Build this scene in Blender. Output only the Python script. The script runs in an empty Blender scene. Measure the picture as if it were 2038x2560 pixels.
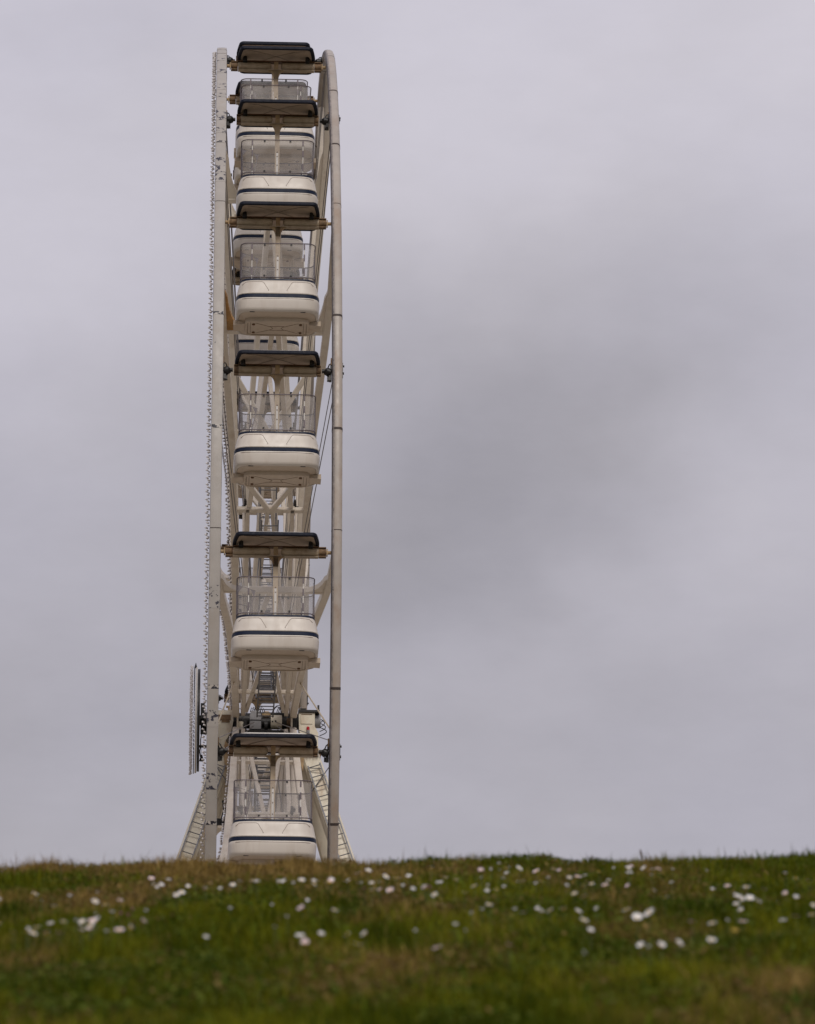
import bpy, bmesh, math, random
import numpy as np
from mathutils import Matrix, Vector, noise
random.seed(7)
rng = np.random.default_rng(7)
SC = bpy.context.scene
COL = SC.collection
PI = math.pi

# ------------------------------------------------------------------ camera
PITCH = 0.285                       # the lens looks up the slope
EYE = 0.507                         # metres above the turf at the photographer's feet
cam_d = bpy.data.cameras.new('camera')
cam = bpy.data.objects.new('camera', cam_d); COL.objects.link(cam)
cam.location = (0, 0, EYE)
cam.rotation_mode = 'QUATERNION'
cam.rotation_quaternion = (Matrix.Rotation(PI / 2 + PITCH, 4, 'X') @ Matrix.Rotation(0.0026, 4, 'Z')).to_quaternion()
cam_d.sensor_fit = 'HORIZONTAL'; cam_d.sensor_width = 36.0
cam_d.lens = 36.0 * 11653 / 2038
cam_d.clip_start = 0.1; cam_d.clip_end = 6000
cam_d.dof.use_dof = True
cam_d.dof.focus_distance = 108.0
cam_d.dof.aperture_fstop = 11.5
cam_d.dof.aperture_blades = 7
SC.camera = cam

# ------------------------------------------------------------------ colour management
SC.view_settings.view_transform = 'Standard'
SC.view_settings.look = 'None'
SC.view_settings.exposure = 0.2
SC.view_settings.gamma = 1.0
SC.view_settings.use_curve_mapping = False
SC.cycles.max_bounces = 8
SC.cycles.transparent_max_bounces = 24

# ------------------------------------------------------------------ sky: overcast
SKY_BLOBS = [(1150, 1130, 380, 300, -.105), (1000, 1400, 250, 170, -.065), (1420, 1080, 260, 230, -.065), (1050, 800, 330, 120, -.02), (330, 1330, 300, 260, -.03), (1850, 720, 240, 190, -.06),
             (1100, 520, 330, 140, .02), (1850, 1330, 260, 190, .055), (1500, 1600, 420, 130, .02), (150, 1950, 600, 250, -.02), (1100, 1850, 600, 130, -.02), (100, 740, 240, 190, .05), (1000, 120, 300, 90, .02)]
SUN_EL, SUN_AZ = math.radians(42), math.radians(170)   # azimuth clockwise from +Y
world = bpy.data.worlds.new('World'); SC.world = world
world.use_nodes = True
NT = world.node_tree; NT.nodes.clear()
def wn(t, **k):
    n = NT.nodes.new(t)
    for a, v in k.items(): setattr(n, a, v)
    return n
def wl(a, b): NT.links.new(a, b)
def wm(op, a, b=None, c=None, clamp=False):
    n = wn('ShaderNodeMath', operation=op, use_clamp=clamp)
    for i, v in enumerate((a, b, c)):
        if v is None: continue
        if isinstance(v, (int, float)): n.inputs[i].default_value = v
        else: wl(v, n.inputs[i])
    return n.outputs[0]
tc = wn('ShaderNodeTexCoord')
sep = wn('ShaderNodeSeparateXYZ'); wl(tc.outputs['Generated'], sep.inputs[0])
azi = wm('ARCTAN2', sep.outputs[0], sep.outputs[1])
ele = wm('ARCSINE', sep.outputs[2])
cmb = wn('ShaderNodeCombineXYZ'); wl(azi, cmb.inputs[0]); wl(ele, cmb.inputs[1])
def wnoise(scale, det, rough, sx=1.0, sy=1.0, off=0.0):
    mp = wn('ShaderNodeMapping'); wl(cmb.outputs[0], mp.inputs[0])
    mp.inputs['Scale'].default_value = (sx, sy, 1); mp.inputs['Location'].default_value = (off, off * .7, off * .3)
    n = wn('ShaderNodeTexNoise'); wl(mp.outputs[0], n.inputs['Vector'])
    n.inputs['Scale'].default_value = scale; n.inputs['Detail'].default_value = det; n.inputs['Roughness'].default_value = rough
    return n.outputs[0]
w1 = wm('SUBTRACT', wnoise(14, 4, .5, off=3.1), .5)
w2 = wm('SUBTRACT', wnoise(14, 4, .5, off=8.7), .5)
azw = wm('MULTIPLY_ADD', w1, .060, azi)
elw = wm('MULTIPLY_ADD', w2, .040, ele)
def blob(px, py, sx, sy, amp):
    """a soft bank of cloud at the direction that pixel looks in; px, py, sx, sy in photo pixels"""
    a0 = (px - 1019) / 11653 / math.cos(PITCH); e0 = PITCH + (1280 - py) / 11653
    dx = wm('DIVIDE', wm('SUBTRACT', azw, a0), sx / 11653)
    dy = wm('DIVIDE', wm('SUBTRACT', elw, e0), sy / 11653)
    r2 = wm('ADD', wm('MULTIPLY', dx, dx), wm('MULTIPLY', dy, dy))
    return wm('MULTIPLY', wm('EXPONENT', wm('MULTIPLY', r2, -0.5)), amp)
mr = wn('ShaderNodeMapRange', interpolation_type='SMOOTHSTEP'); wl(elw, mr.inputs[0])
mr.inputs[1].default_value = 0.24; mr.inputs[2].default_value = 0.40
mr.inputs[3].default_value = 0.462; mr.inputs[4].default_value = 0.605
lum = mr.outputs[0]
for b in SKY_BLOBS:
    lum = wm('ADD', lum, blob(*b))
lum = wm('ADD', lum, wm('MULTIPLY', wm('SUBTRACT', wnoise(9, 6, .52, 1, 1.7, 1.3), .5), .12))
lum = wm('ADD', lum, wm('MULTIPLY', wm('SUBTRACT', wnoise(26, 7, .6, .8, 1.5, 5.3), .5), .105))
lum = wm('ADD', lum, wm('MULTIPLY', wm('SUBTRACT', wnoise(60, 6, .6, .55, 1.6, 9.3), .5), .035))
lum = wm('MAXIMUM', lum, .2)
# thin cloud is a touch warmer than thick cloud
ramp = wn('ShaderNodeMapRange'); wl(wnoise(11, 3, .5, 1, 1.4, 12.0), ramp.inputs[0])
ramp.inputs[1].default_value = .35; ramp.inputs[2].default_value = .65
mixc = wn('ShaderNodeMix', data_type='RGBA'); wl(ramp.outputs[0], mixc.inputs[0])
mixc.inputs[6].default_value = (0.995, 0.958, 1.085, 1); mixc.inputs[7].default_value = (1.005, 0.962, 1.06, 1)
vm = wn('ShaderNodeVectorMath', operation='SCALE'); wl(mixc.outputs[2], vm.inputs[0]); wl(lum, vm.inputs['Scale'])
sky = wn('ShaderNodeTexSky'); sky.sky_type = 'NISHITA'; sky.sun_disc = False
sky.sun_elevation = SUN_EL; sky.sun_rotation = SUN_AZ
bgs = wn('ShaderNodeBackground'); wl(sky.outputs[0], bgs.inputs[0]); bgs.inputs[1].default_value = 0.05
bgc = wn('ShaderNodeBackground'); wl(vm.outputs[0], bgc.inputs[0]); bgc.inputs[1].default_value = 0.87
mixs = wn('ShaderNodeMixShader'); mixs.inputs[0].default_value = .96
wl(bgs.outputs[0], mixs.inputs[1]); wl(bgc.outputs[0], mixs.inputs[2])
wo = wn('ShaderNodeOutputWorld'); wl(mixs.outputs[0], wo.inputs[0])

# ------------------------------------------------------------------ sun behind the cloud
sun_d = bpy.data.lights.new('sun', 'SUN'); sun = bpy.data.objects.new('sun', sun_d); COL.objects.link(sun)
sun_d.energy = 1.5; sun_d.angle = math.radians(16); sun_d.color = (1.0, .94, .86)
sd = Vector((math.sin(SUN_AZ) * math.cos(SUN_EL), math.cos(SUN_AZ) * math.cos(SUN_EL), math.sin(SUN_EL)))
sun.rotation_mode = 'QUATERNION'; sun.rotation_quaternion = sd.to_track_quat('Z', 'Y')
sun.location = (0, -20, 60)

# ------------------------------------------------------------------ materials
def nodes(m):
    m.use_nodes = True
    t = m.node_tree; return t, t.nodes['Principled BSDF']
def mat(name, col, rough=.5, metal=0.0, var=.12, scale=3.0, bump=0.0, dirt=None, dirt_amt=.0, dirt_scale=4.0, dirt_stretch=(1, 1, 1),
        chips=None, chip_thr=.72, chip_scale=14.0, spec=.5):
    """painted or bare surface: base colour with mottling, optional grime and paint chips, optional fine relief"""
    m = bpy.data.materials.new(name); t, p = nodes(m)
    N, L = t.nodes, t.links
    tcn = N.new('ShaderNodeTexCoord'); oi = N.new('ShaderNodeObjectInfo')
    sh = N.new('ShaderNodeVectorMath'); sh.operation = 'SCALE'; sh.inputs[0].default_value = (31.7, 17.3, 9.1); L.new(oi.outputs['Random'], sh.inputs['Scale']); shift = sh.outputs[0]
    def nz(scale, det=5, rough=.55, st=(1, 1, 1)):
        mp = N.new('ShaderNodeMapping'); mp.inputs['Scale'].default_value = st
        L.new(tcn.outputs['Object'], mp.inputs[0]); L.new(shift, mp.inputs['Location'])
        n = N.new('ShaderNodeTexNoise'); L.new(mp.outputs[0], n.inputs['Vector'])
        n.inputs['Scale'].default_value = scale; n.inputs['Detail'].default_value = det; n.inputs['Roughness'].default_value = rough
        return n.outputs[0]
    def mr(x, a, b, c, d):
        n = N.new('ShaderNodeMapRange'); L.new(x, n.inputs[0])
        for i, v in enumerate((a, b, c, d)): n.inputs[i + 1].default_value = v
        return n.outputs[0]
    def mix(f, a, b):
        n = N.new('ShaderNodeMix'); n.data_type = 'RGBA'
        L.new(f, n.inputs[0])
        for i, v in ((6, a), (7, b)):
            if isinstance(v, tuple): n.inputs[i].default_value = (*v, 1)
            else: L.new(v, n.inputs[i])
        return n.outputs[2]
    lo = tuple(c * (1 - var) for c in col); hi = tuple(min(1, c * (1 + var * .7)) for c in col)
    c = mix(mr(nz(scale), .3, .7, 0, 1), lo, hi)
    if dirt:
        c = mix(mr(nz(dirt_scale, 8, .65, dirt_stretch), .5, .8, 0, dirt_amt), c, dirt)
    if chips:
        c = mix(mr(nz(chip_scale, 6, .6), chip_thr, chip_thr + .02, 0, 1), c, chips)
    L.new(c, p.inputs['Base Color'])
    p.inputs['Metallic'].default_value = metal
    p.inputs['Specular IOR Level'].default_value = spec
    L.new(mr(nz(scale * 2.3), .3, .7, max(.05, rough - .08), min(1, rough + .1)), p.inputs['Roughness'])
    if bump:
        b = N.new('ShaderNodeBump'); b.inputs['Strength'].default_value = bump; b.inputs['Distance'].default_value = .01
        L.new(nz(scale * 9), b.inputs['Height']); L.new(b.outputs[0], p.inputs['Normal'])
    return m
RUST = (.22, .085, .022)
M = {}
M['rim_l'] = mat('rim_painted_steel_flat', (.365, .335, .305), .5, 0, .10, 2.0, .15, (.30, .23, .17), .55, 2.4, (1, 1, .35), (.035, .034, .05), .695, 5.5)
M['rim_r'] = mat('rim_painted_steel_round', (.365, .32, .28), .45, 0, .12, 2.0, .15, (.27, .15, .075), .8, 1.8, (1, .5, .5), (.05, .045, .05), .74, 9.0)
M['seam'] = mat('rim_seam_dark', (.05, .035, .03), .7, 0, .4, 20)
M['steel'] = mat('cream_painted_steel', (.64, .565, .47), .5, 0, .10, 3.0, .1, (.30, .20, .11), .55, 3.0, (1, 1, .3))
M['beam'] = mat('weathered_hanger_steel', (.43, .335, .225), .5, 0, .16, 4.0, .1, (.17, .08, .028), .85, 5.0)
M['rust'] = mat('rusty_steel', (.175, .105, .052), .75, 0, .4, 14.0, .3, (.10, .04, .018), .9, 11.0)
M['rustpaint'] = mat('rust_stained_paint', (.40, .28, .15), .65, 0, .3, 6.0, .2, RUST, .95, 3.5)
M['rustplate'] = mat('rusted_plate', (.40, .215, .07), .75, 0, .35, 5.0, .3, (.13, .05, .018), .95, 4.0)
M['house'] = mat('cream_machine_paint', (.66, .60, .48), .5, 0, .10, 3.0, .1, (.36, .19, .065), .75, 3.2, (1, 1, .4))
M['body'] = mat('white_gelcoat', (.57, .515, .455), .42, 0, .05, 1.5, .0, (.36, .28, .21), .42, 5.0, (1.0, 1.0, .16))
M['under'] = mat('grimy_gelcoat_underside', (.50, .41, .32), .6, 0, .12, 3.0, .1, (.24, .16, .10), .6, 3.0)
M['navy'] = mat('navy_stripe', (.003, .009, .030), .5, 0, .2, 5, spec=.25)
M['trim'] = mat('canopy_rim_rubber', (.006, .008, .018), .6, 0, .3, 8, spec=.2)
M['canopy'] = mat('canopy_white_top', (.70, .67, .62), .45, 0, .08, 2)
M['lining'] = mat('canopy_lining', (.50, .39, .295), .65, 0, .2, 2.6, .15, (.24, .17, .12), .8, 2.2)
M['crease'] = mat('lining_crease', (.30, .24, .19), .7, 0, .2, 6)
M['groove'] = mat('panel_groove', (.20, .15, .115), .7, 0, .2, 8)
M['darkgroove'] = mat('floor_groove', (.17, .115, .075), .8, 0, .3, 8)
M['rail'] = mat('dull_rail_steel', (.13, .105, .115), .5, .2, .15, 6)
M['black'] = mat('black_rubber', (.014, .013, .014), .5, 0, .3, 9)
M['blackiron'] = mat('greasy_black_iron', (.020, .018, .017), .45, .3, .4, 12)
M['grey'] = mat('grey_gearbox', (.24, .235, .24), .55, 0, .15, 5, .1)
M['cable'] = mat('tension_rod_steel', (.16, .14, .13), .5, .4, .2, 6)
M['rope'] = mat('tan_stay_rod', (.48, .39, .26), .6, 0, .15, 6)
M['ladder'] = mat('galvanised_ladder', (.15, .15, .165), .5, .5, .15, 7)
M['bolt'] = mat('rusty_bolt', (.14, .07, .032), .7, 0, .4, 30)
M['bulb'] = mat('clear_bulb', (.66, .62, .61), .12, 0, .2, 25)
M['socket'] = mat('bulb_socket', (.20, .17, .16), .5, 0, .3, 9)
M['red'] = mat('red_lens', (.42, .012, .02), .15, 0, .1, 9)
M['sign'] = mat('light_disc_panel', (.52, .48, .43), .5, 0, .15, 5)
def glass_mat():
    m = bpy.data.materials.new('cage_film'); t, p = nodes(m); N, L = t.nodes, t.links
    tr = N.new('ShaderNodeBsdfTransparent'); tr.inputs[0].default_value = (.95, .945, .945, 1)
    p.inputs['Base Color'].default_value = (.62, .59, .57, 1); p.inputs['Roughness'].default_value = .25
    mx = N.new('ShaderNodeMixShader')
    tcn = N.new('ShaderNodeTexCoord'); nz = N.new('ShaderNodeTexNoise'); L.new(tcn.outputs['Object'], nz.inputs[0])
    nz.inputs['Scale'].default_value = 2.2; nz.inputs['Detail'].default_value = 4
    mr = N.new('ShaderNodeMapRange'); L.new(nz.outputs[0], mr.inputs[0])
    mr.inputs[1].default_value = .3; mr.inputs[2].default_value = .7; mr.inputs[3].default_value = .08; mr.inputs[4].default_value = .18
    L.new(mr.outputs[0], mx.inputs[0]); L.new(tr.outputs[0], mx.inputs[1]); L.new(p.outputs[0], mx.inputs[2])
    L.new(mx.outputs[0], N['Material Output'].inputs[0])
    return m
M['film'] = glass_mat()

# ------------------------------------------------------------------ mesh helpers
class MB:
    """collects shapes; build() links them as ONE mesh object"""
    def __init__(s): s.v = []; s.f = []; s.sm = []
    def add(s, vs, fs, smooth=False):
        o = len(s.v); s.v += [tuple(v) for v in vs]
        s.f += [tuple(i + o for i in f) for f in fs]; s.sm += [smooth] * len(fs)
        return s
    def box(s, c, d, rot=None):
        hx, hy, hz = d[0] / 2, d[1] / 2, d[2] / 2
        vs = [Vector((x * hx, y * hy, z * hz)) for x in (-1, 1) for y in (-1, 1) for z in (-1, 1)]
        if rot is not None: vs = [rot @ v for v in vs]
        c = Vector(c)
        return s.add([v + c for v in vs], [(0, 1, 3, 2), (4, 6, 7, 5), (0, 4, 5, 1), (2, 3, 7, 6), (0, 2, 6, 4), (1, 5, 7, 3)])
    def bar(s, p0, p1, w, h, side=(1, 0, 0), ch=.12):
        """a chamfered rectangular bar from p0 to p1; w across `side`, h across the other"""
        p0, p1 = Vector(p0), Vector(p1); ax = (p1 - p0).normalized()
        sd_ = Vector(side); sd_ = (sd_ - ax * sd_.dot(ax)).normalized(); up = ax.cross(sd_)
        c = min(w, h) * ch
        pr = [(-w/2+c, -h/2), (w/2-c, -h/2), (w/2, -h/2+c), (w/2, h/2-c), (w/2-c, h/2), (-w/2+c, h/2), (-w/2, h/2-c), (-w/2, -h/2+c)]
        vs = [p + sd_ * a + up * b for p in (p0, p1) for a, b in pr]
        fs = [(i, (i + 1) % 8, 8 + (i + 1) % 8, 8 + i) for i in range(8)] + [tuple(range(7, -1, -1)), tuple(range(8, 16))]
        return s.add(vs, fs)
    def tube(s, pts, r, n=8, closed=False, caps=True, smooth=True):
        pts = [Vector(p) for p in pts]; m = len(pts); vs = []; fs = []
        rr = r if isinstance(r, (list, tuple)) else [r] * m
        prev = None
        for i, p in enumerate(pts):
            a = pts[(i - 1) % m] if (closed or i > 0) else p
            b = pts[(i + 1) % m] if (closed or i < m - 1) else p
            ax = (b - a).normalized()
            if prev is None:
                u = ax.orthogonal().normalized()
            else:
                u = (prev - ax * prev.dot(ax)).normalized()
            prev = u; w = ax.cross(u)
            vs += [p + (u * math.cos(2 * PI * k / n) + w * math.sin(2 * PI * k / n)) * rr[i] for k in range(n)]
        seg = m if closed else m - 1
        for i in range(seg):
            j = (i + 1) % m
            fs += [(i * n + k, i * n + (k + 1) % n, j * n + (k + 1) % n, j * n + k) for k in range(n)]
        if caps and not closed:
            fs += [tuple(range(n - 1, -1, -1)), tuple((m - 1) * n + k for k in range(n))]
        return s.add(vs, fs, smooth)
    def loft(s, rings, cap0=True, cap1=True, smooth=True):
        n = len(rings[0]); vs = [v for r in rings for v in r]; fs = []
        for i in range(len(rings) - 1):
            fs += [(i * n + k, i * n + (k + 1) % n, (i + 1) * n + (k + 1) % n, (i + 1) * n + k) for k in range(n)]
        if cap0: fs.append(tuple(range(n - 1, -1, -1)))
        if cap1: fs.append(tuple((len(rings) - 1) * n + k for k in range(n)))
        return s.add(vs, fs, smooth)
    def prism(s, poly, a, b, plane='xz'):
        """polygon in the xz (or yz) plane extruded from a to b along the third axis"""
        def mk(u, v, t): return (u, t, v) if plane == 'xz' else ((t, u, v) if plane == 'yz' else (u, v, t))
        n = len(poly); vs = [mk(u, v, a) for u, v in poly] + [mk(u, v, b) for u, v in poly]
        fs = [(i, (i + 1) % n, n + (i + 1) % n, n + i) for i in range(n)] + [tuple(range(n - 1, -1, -1)), tuple(range(n, 2 * n))]
        return s.add(vs, fs)
    def mesh(s, name, m):
        me = bpy.data.meshes.new(name); me.from_pydata(s.v, [], s.f); me.validate()
        bm = bmesh.new(); bm.from_mesh(me); bmesh.ops.recalc_face_normals(bm, faces=bm.faces); bm.to_mesh(me); bm.free()
        if len(me.polygons) == len(s.sm):
            me.polygons.foreach_set('use_smooth', s.sm)
        try: me.set_sharp_from_angle(angle=math.radians(38))
        except Exception: pass
        me.materials.append(M[m] if isinstance(m, str) else m)
        return me
    def build(s, name, m, parent=None, loc=None):
        o = bpy.data.objects.new(name, s.mesh(name, m)); COL.objects.link(o)
        if parent is not None: o.parent = parent
        if loc is not None: o.location = loc
        return o
def link(name, me, parent=None, mw=None):
    o = bpy.data.objects.new(name, me); COL.objects.link(o)
    if parent is not None: o.parent = parent
    if mw is not None: o.matrix_local = mw
    return o
def tag(o, label=None, cat=None, group=None, kind=None):
    for k, v in (('label', label), ('category', cat), ('group', group), ('kind', kind)):
        if v: o[k] = v
    return o
def empty(name, loc=(0, 0, 0), rz=0.0, parent=None):
    o = bpy.data.objects.new(name, None); COL.objects.link(o); o.location = loc; o.rotation_euler = (0, 0, rz); o.empty_display_size = .3
    if parent is not None: o.parent = parent
    return o
def copy_tree(o, parent=None):
    c = o.copy(); COL.objects.link(c); c.parent = parent
    for ch in o.children: copy_tree(ch, c)
    return c
def rrect(hx, hy, z, r, taper=0.0, m=7, k=5):
    """rounded rectangle; the sides bow outwards towards the middle by `taper`"""
    out = []; ix, iy = hx - r, hy - r
    for cx, cy, a0 in ((ix, -iy, -PI / 2), (ix, iy, 0), (-ix, iy, PI / 2), (-ix, -iy, PI)):
        arc = [Vector((cx + r * math.cos(a0 + PI / 2 * i / k), cy + r * math.sin(a0 + PI / 2 * i / k), z)) for i in range(k + 1)]
        if out:
            p, q = out[-1], arc[0]
            out += [p.lerp(q, i / m) for i in range(1, m)]
        out += arc
    p, q = out[-1], out[0]; out += [p.lerp(q, i / m) for i in range(1, m)]
    return [Vector((v.x * (1 - taper * (abs(v.y) / hy) ** 1.5), v.y, v.z)) for v in out]
def sup(hx, hy, z, n=48, e=5.0):
    """rounded-rectangle (superellipse) ring at height z"""
    out = []
    for k in range(n):
        t = 2 * PI * (k + .5) / n; c, s_ = math.cos(t), math.sin(t)
        r = (abs(c) ** e + abs(s_) ** e) ** (-1 / e)
        out.append(Vector((hx * r * c, hy * r * s_, z)))
    return out

# ------------------------------------------------------------------ the slope and the land behind it
SLOPE, CROSS = 0.2402, 0.019
def hill(x, y):
    """ground height; x, y numpy arrays or floats"""
    x = np.asarray(x, float); y = np.asarray(y, float)
    t = np.clip(y - 17.2, 0, 3.0)
    z = SLOPE * np.minimum(y, 17.2) + SLOPE * t - .035 * t * t
    z = z + np.clip(y - 20.2, 0, None) * .0302
    z = np.where(y < -12, SLOPE * -12, z)
    z = np.minimum(z, 8.0)
    near = np.clip(1 - np.abs(x) / 30, 0, 1) * np.clip((y + 5) / 8, 0, 1) * np.clip((60 - y) / 40, 0, 1)
    z = z + CROSS * x * np.clip(y / 17, 0, 1) * near
    b = (.012 * np.sin(3.1 * x + 1.3 * y + .4) * np.sin(1.7 * y - 1.1 * x + 1.0) + .010 * np.sin(7.3 * x - 2.0) * np.sin(2.9 * y + .7 * x)
         + .006 * np.sin(13.1 * x + 4.2 * y) * np.sin(9.1 * y + 1.0 - 3 * x))
    z = z + b * near
    for (cx, cy, sx, sy, h) in HUMPS:
        z = z + h * np.exp(-((x - cx) / sx) ** 2 - ((y - cy) / sy) ** 2)
    return z
HUMPS = [(-1.36, 17.4, .085, .5, .028), (-1.50, 17.3, .05, .4, .008), (-.86, 17.4, .12, .5, .012), (-.41, 17.35, .10, .5, .023), (-1.85, 17.3, .10, .5, .006), (.45, 17.4, .2, .5, .006)]
def grid_axis(parts):
    out = []
    for a, b, n in parts: out += list(np.linspace(a, b, n, endpoint=False))
    return np.array(out + [parts[-1][1]])
gx = grid_axis([(-2500, -300, 8), (-300, -30, 14), (-30, -4, 40), (-4, 4, 160), (4, 30, 40), (30, 300, 14), (300, 2500, 8)])
gy = grid_axis([(-2500, -60, 10), (-60, -2, 20), (-2, 5, 30), (5, 20, 260), (20, 40, 40), (40, 160, 24), (160, 2500, 16)])
X, Y = np.meshgrid(gx, gy); Z = hill(X, Y)
nx, ny = len(gx), len(gy)
me = bpy.data.meshes.new('ground')
vid = np.arange(nx * ny).reshape(ny, nx)
quads = np.stack([vid[:-1, :-1], vid[:-1, 1:], vid[1:, 1:], vid[1:, :-1]], -1).reshape(-1, 4)
me.from_pydata(np.stack([X, Y, Z], -1).reshape(-1, 3).tolist(), [], quads.tolist())
me.polygons.foreach_set('use_smooth', [True] * len(me.polygons))
gm = mat('turf_soil', (.062, .064, .012), 1.0, 0, .4, 9.0, .9, (.11, .078, .028), .8, 2.3, spec=0.0)
me.materials.append(gm)
tag(link('grassy_hill', me), 'grass covered slope rising to a crest in front of the ferris wheel', kind='structure')

pv = bpy.data.meshes.new('promenade')  # unseen paving under the wheel, added to bounce light onto its undersides
px_, py_ = np.meshgrid(np.linspace(-70, 70, 29), np.linspace(62, 190, 27))
pz_ = hill(px_, py_) + .004 + np.where(py_ < 190, 0, 0)
vi = np.arange(px_.size).reshape(px_.shape)
pv.from_pydata(np.stack([px_, py_, pz_ + .02], -1).reshape(-1, 3).tolist(), [], np.stack([vi[:-1, :-1], vi[:-1, 1:], vi[1:, 1:], vi[1:, :-1]], -1).reshape(-1, 4).tolist())
pv.materials.append(mat('pale_paving', (.33, .295, .25), .85, 0, .1, .3))
tag(link('pavement', pv), 'pale pavement the wheel stands on, hidden behind the crest', kind='structure')

# ------------------------------------------------------------------ frame of the wheel
R = 16.701
CX, CY, CZ = -3.6115, 114.647, 28.064 + EYE
PSI = math.atan(0.04412)
TH0 = -15.974
GROUND_Z = 8.0
def frame(deg):
    """local (x, outward radius, against the turn) placed at that angle of the wheel; 0 deg faces the camera"""
    c, s_ = math.cos(math.radians(deg)), math.sin(math.radians(deg))
    return Matrix(((1, 0, 0, 0), (0, -c, -s_, 0), (0, s_, -c, 0), (0, 0, 0, 1)))
wheel = empty('ferris_wheel', (CX, CY, CZ), PSI)
tag(wheel, 'tall white ferris wheel seen edge on above the grassy crest', 'ferris wheel')

def sweep_ring(prof, n=240):
    """prof: list of (x, r); swept all the way round"""
    mb = MB(); m = len(prof); vs = []; fs = []
    for i in range(n):
        a = 2 * PI * i / n; c, s_ = math.cos(a), math.sin(a)
        vs += [(x, -r * c, r * s_) for x, r in prof]
    for i in range(n):
        j = (i + 1) % n
        fs += [(i * m + k, i * m + (k + 1) % m, j * m + (k + 1) % m, j * m + k) for k in range(m)]
    return mb.add(vs, fs, True)
def rim_prof(xc, w, h, e, n=20, off=0.0, rc=R + .10):
    return [(xc + (w / 2 + off) * v[0], rc + (h / 2 + off) * v[1]) for v in sup(1, 1, 0, n, e)]
def arc_piece(xc, w, h, e, off, deg, length, n=20, rc=R + .10, taper=False):
    mb = MB(); rings = []; half = math.degrees(length / R) / 2
    for t in (-1, -.5, 0, .5, 1):
        a = math.radians(deg + t * half); c, s_ = math.cos(a), math.sin(a)
        rings.append([Vector((x, -r * c, r * s_)) for x, r in rim_prof(xc, w, h, e, n, off, rc)])
    return mb.loft(rings)
M['scuff'] = mat('scuffed_rim_patch', (.365, .335, .305), .55, 0, .1, 2, 0, None, 0, chips=(.03, .028, .045), chip_thr=.55, chip_scale=9.0)
M['scuff2'] = mat('scuffed_rim_joint', (.44, .40, .36), .55, 0, .1, 2, 0, None, 0, chips=(.015, .014, .024), chip_thr=.50, chip_scale=13.0)
RIMS = {-1: (-1.325, .245, .27, 9.0, 'rim_l'), 1: (1.325, .235, .26, 3.2, 'rim_r')}
rim = {}
for sgn, (xc, w, h, e, mname) in RIMS.items():
    rim[sgn] = sweep_ring(rim_prof(xc, w, h, e)).build('rim', mname, wheel)
    for j in range(12):
        for d in (-5.3, 4.7):
            a = TH0 + 30 * j + d
            arc_piece(xc, w, h, e, .004 if sgn > 0 else .002, a, .055 if sgn > 0 else .085).build('joint_band', 'seam' if sgn > 0 else 'scuff2', rim[sgn])
        a = TH0 + 30 * j + 15 + 1.6
        arc_piece(xc, w, h, e, .003, a, .016).build('joint_band', 'seam', rim[sgn])
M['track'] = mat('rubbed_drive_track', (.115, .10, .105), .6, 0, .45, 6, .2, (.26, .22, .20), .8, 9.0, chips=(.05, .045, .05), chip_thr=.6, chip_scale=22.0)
xc, w, h, e, _ = RIMS[1]
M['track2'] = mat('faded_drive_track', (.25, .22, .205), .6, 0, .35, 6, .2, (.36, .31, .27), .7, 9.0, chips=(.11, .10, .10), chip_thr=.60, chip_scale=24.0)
for nm, ta, tb, mm_ in (('drive_track', .715, .965, 'track'), ('drive_track', .60, .713, 'track2')):  # two darker, speckled strips swept round the inner side of the right rim
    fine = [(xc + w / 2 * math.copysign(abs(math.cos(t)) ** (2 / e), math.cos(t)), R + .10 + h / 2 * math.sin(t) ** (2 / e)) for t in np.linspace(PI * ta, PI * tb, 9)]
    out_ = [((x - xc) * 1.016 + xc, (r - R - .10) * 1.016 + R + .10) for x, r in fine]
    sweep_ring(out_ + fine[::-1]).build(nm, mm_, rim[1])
tag(rim[-1], 'flat sided left rim with black scuffs and a string of bulbs'); tag(rim[1], 'rounded right rim streaked with rust')
for deg, ln in ((57.5, .30), (53.3, .34), (49.4, .62), (47.2, .3), (43.2, .55), (40.6, .3), (35.4, .62), (33.6, .3), (-4.6, .5), (-13.6, .35), (-18.2, .35), (-24.5, .3), (64, .25)):
    arc_piece(-1.325, .245, .27, 9.0, .003, deg, ln).build('worn_patch', 'scuff', rim[-1])

# bulbs: too many and too small to part singly
bulb_v = [Vector(v) for v in ((0, 0, 1), (.894, 0, .447), (.276, .851, .447), (-.724, .526, .447), (-.724, -.526, .447), (.276, -.851, .447),
          (.724, .526, -.447), (-.276, .851, -.447), (-.894, 0, -.447), (-.276, -.851, -.447), (.724, -.526, -.447), (0, 0, -1))]
bulb_f = [(0, 1, 2), (0, 2, 3), (0, 3, 4), (0, 4, 5), (0, 5, 1), (1, 6, 2), (2, 7, 3), (3, 8, 4), (4, 9, 5), (5, 10, 1), (2, 6, 7), (3, 7, 8), (4, 8, 9), (5, 9, 10), (1, 10, 6), (11, 7, 6), (11, 8, 7), (11, 9, 8), (11, 10, 9), (11, 6, 10)]
def bulb(mb, p, r): mb.add([Vector(p) + v * r for v in bulb_v], bulb_f, True)
bl, so = MB(), MB()
nb = 640
for i in range(nb):
    a = 2 * PI * i / nb; gap = math.degrees(a) % 30
    for dx, da in ((-.055, 0), (-.088, .0040)):
        rr = R + .10 + random.uniform(-.02, .02); aa = a + da + random.uniform(-.0006, .0006)
        p = Vector((-1.4475 + dx + random.uniform(-.008, .006), -rr * math.cos(aa), rr * math.sin(aa)))
        bulb(bl, p, .0235)
        so.box(p + Vector((.026, 0, -.012)), (.026, .026, .03))
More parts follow.
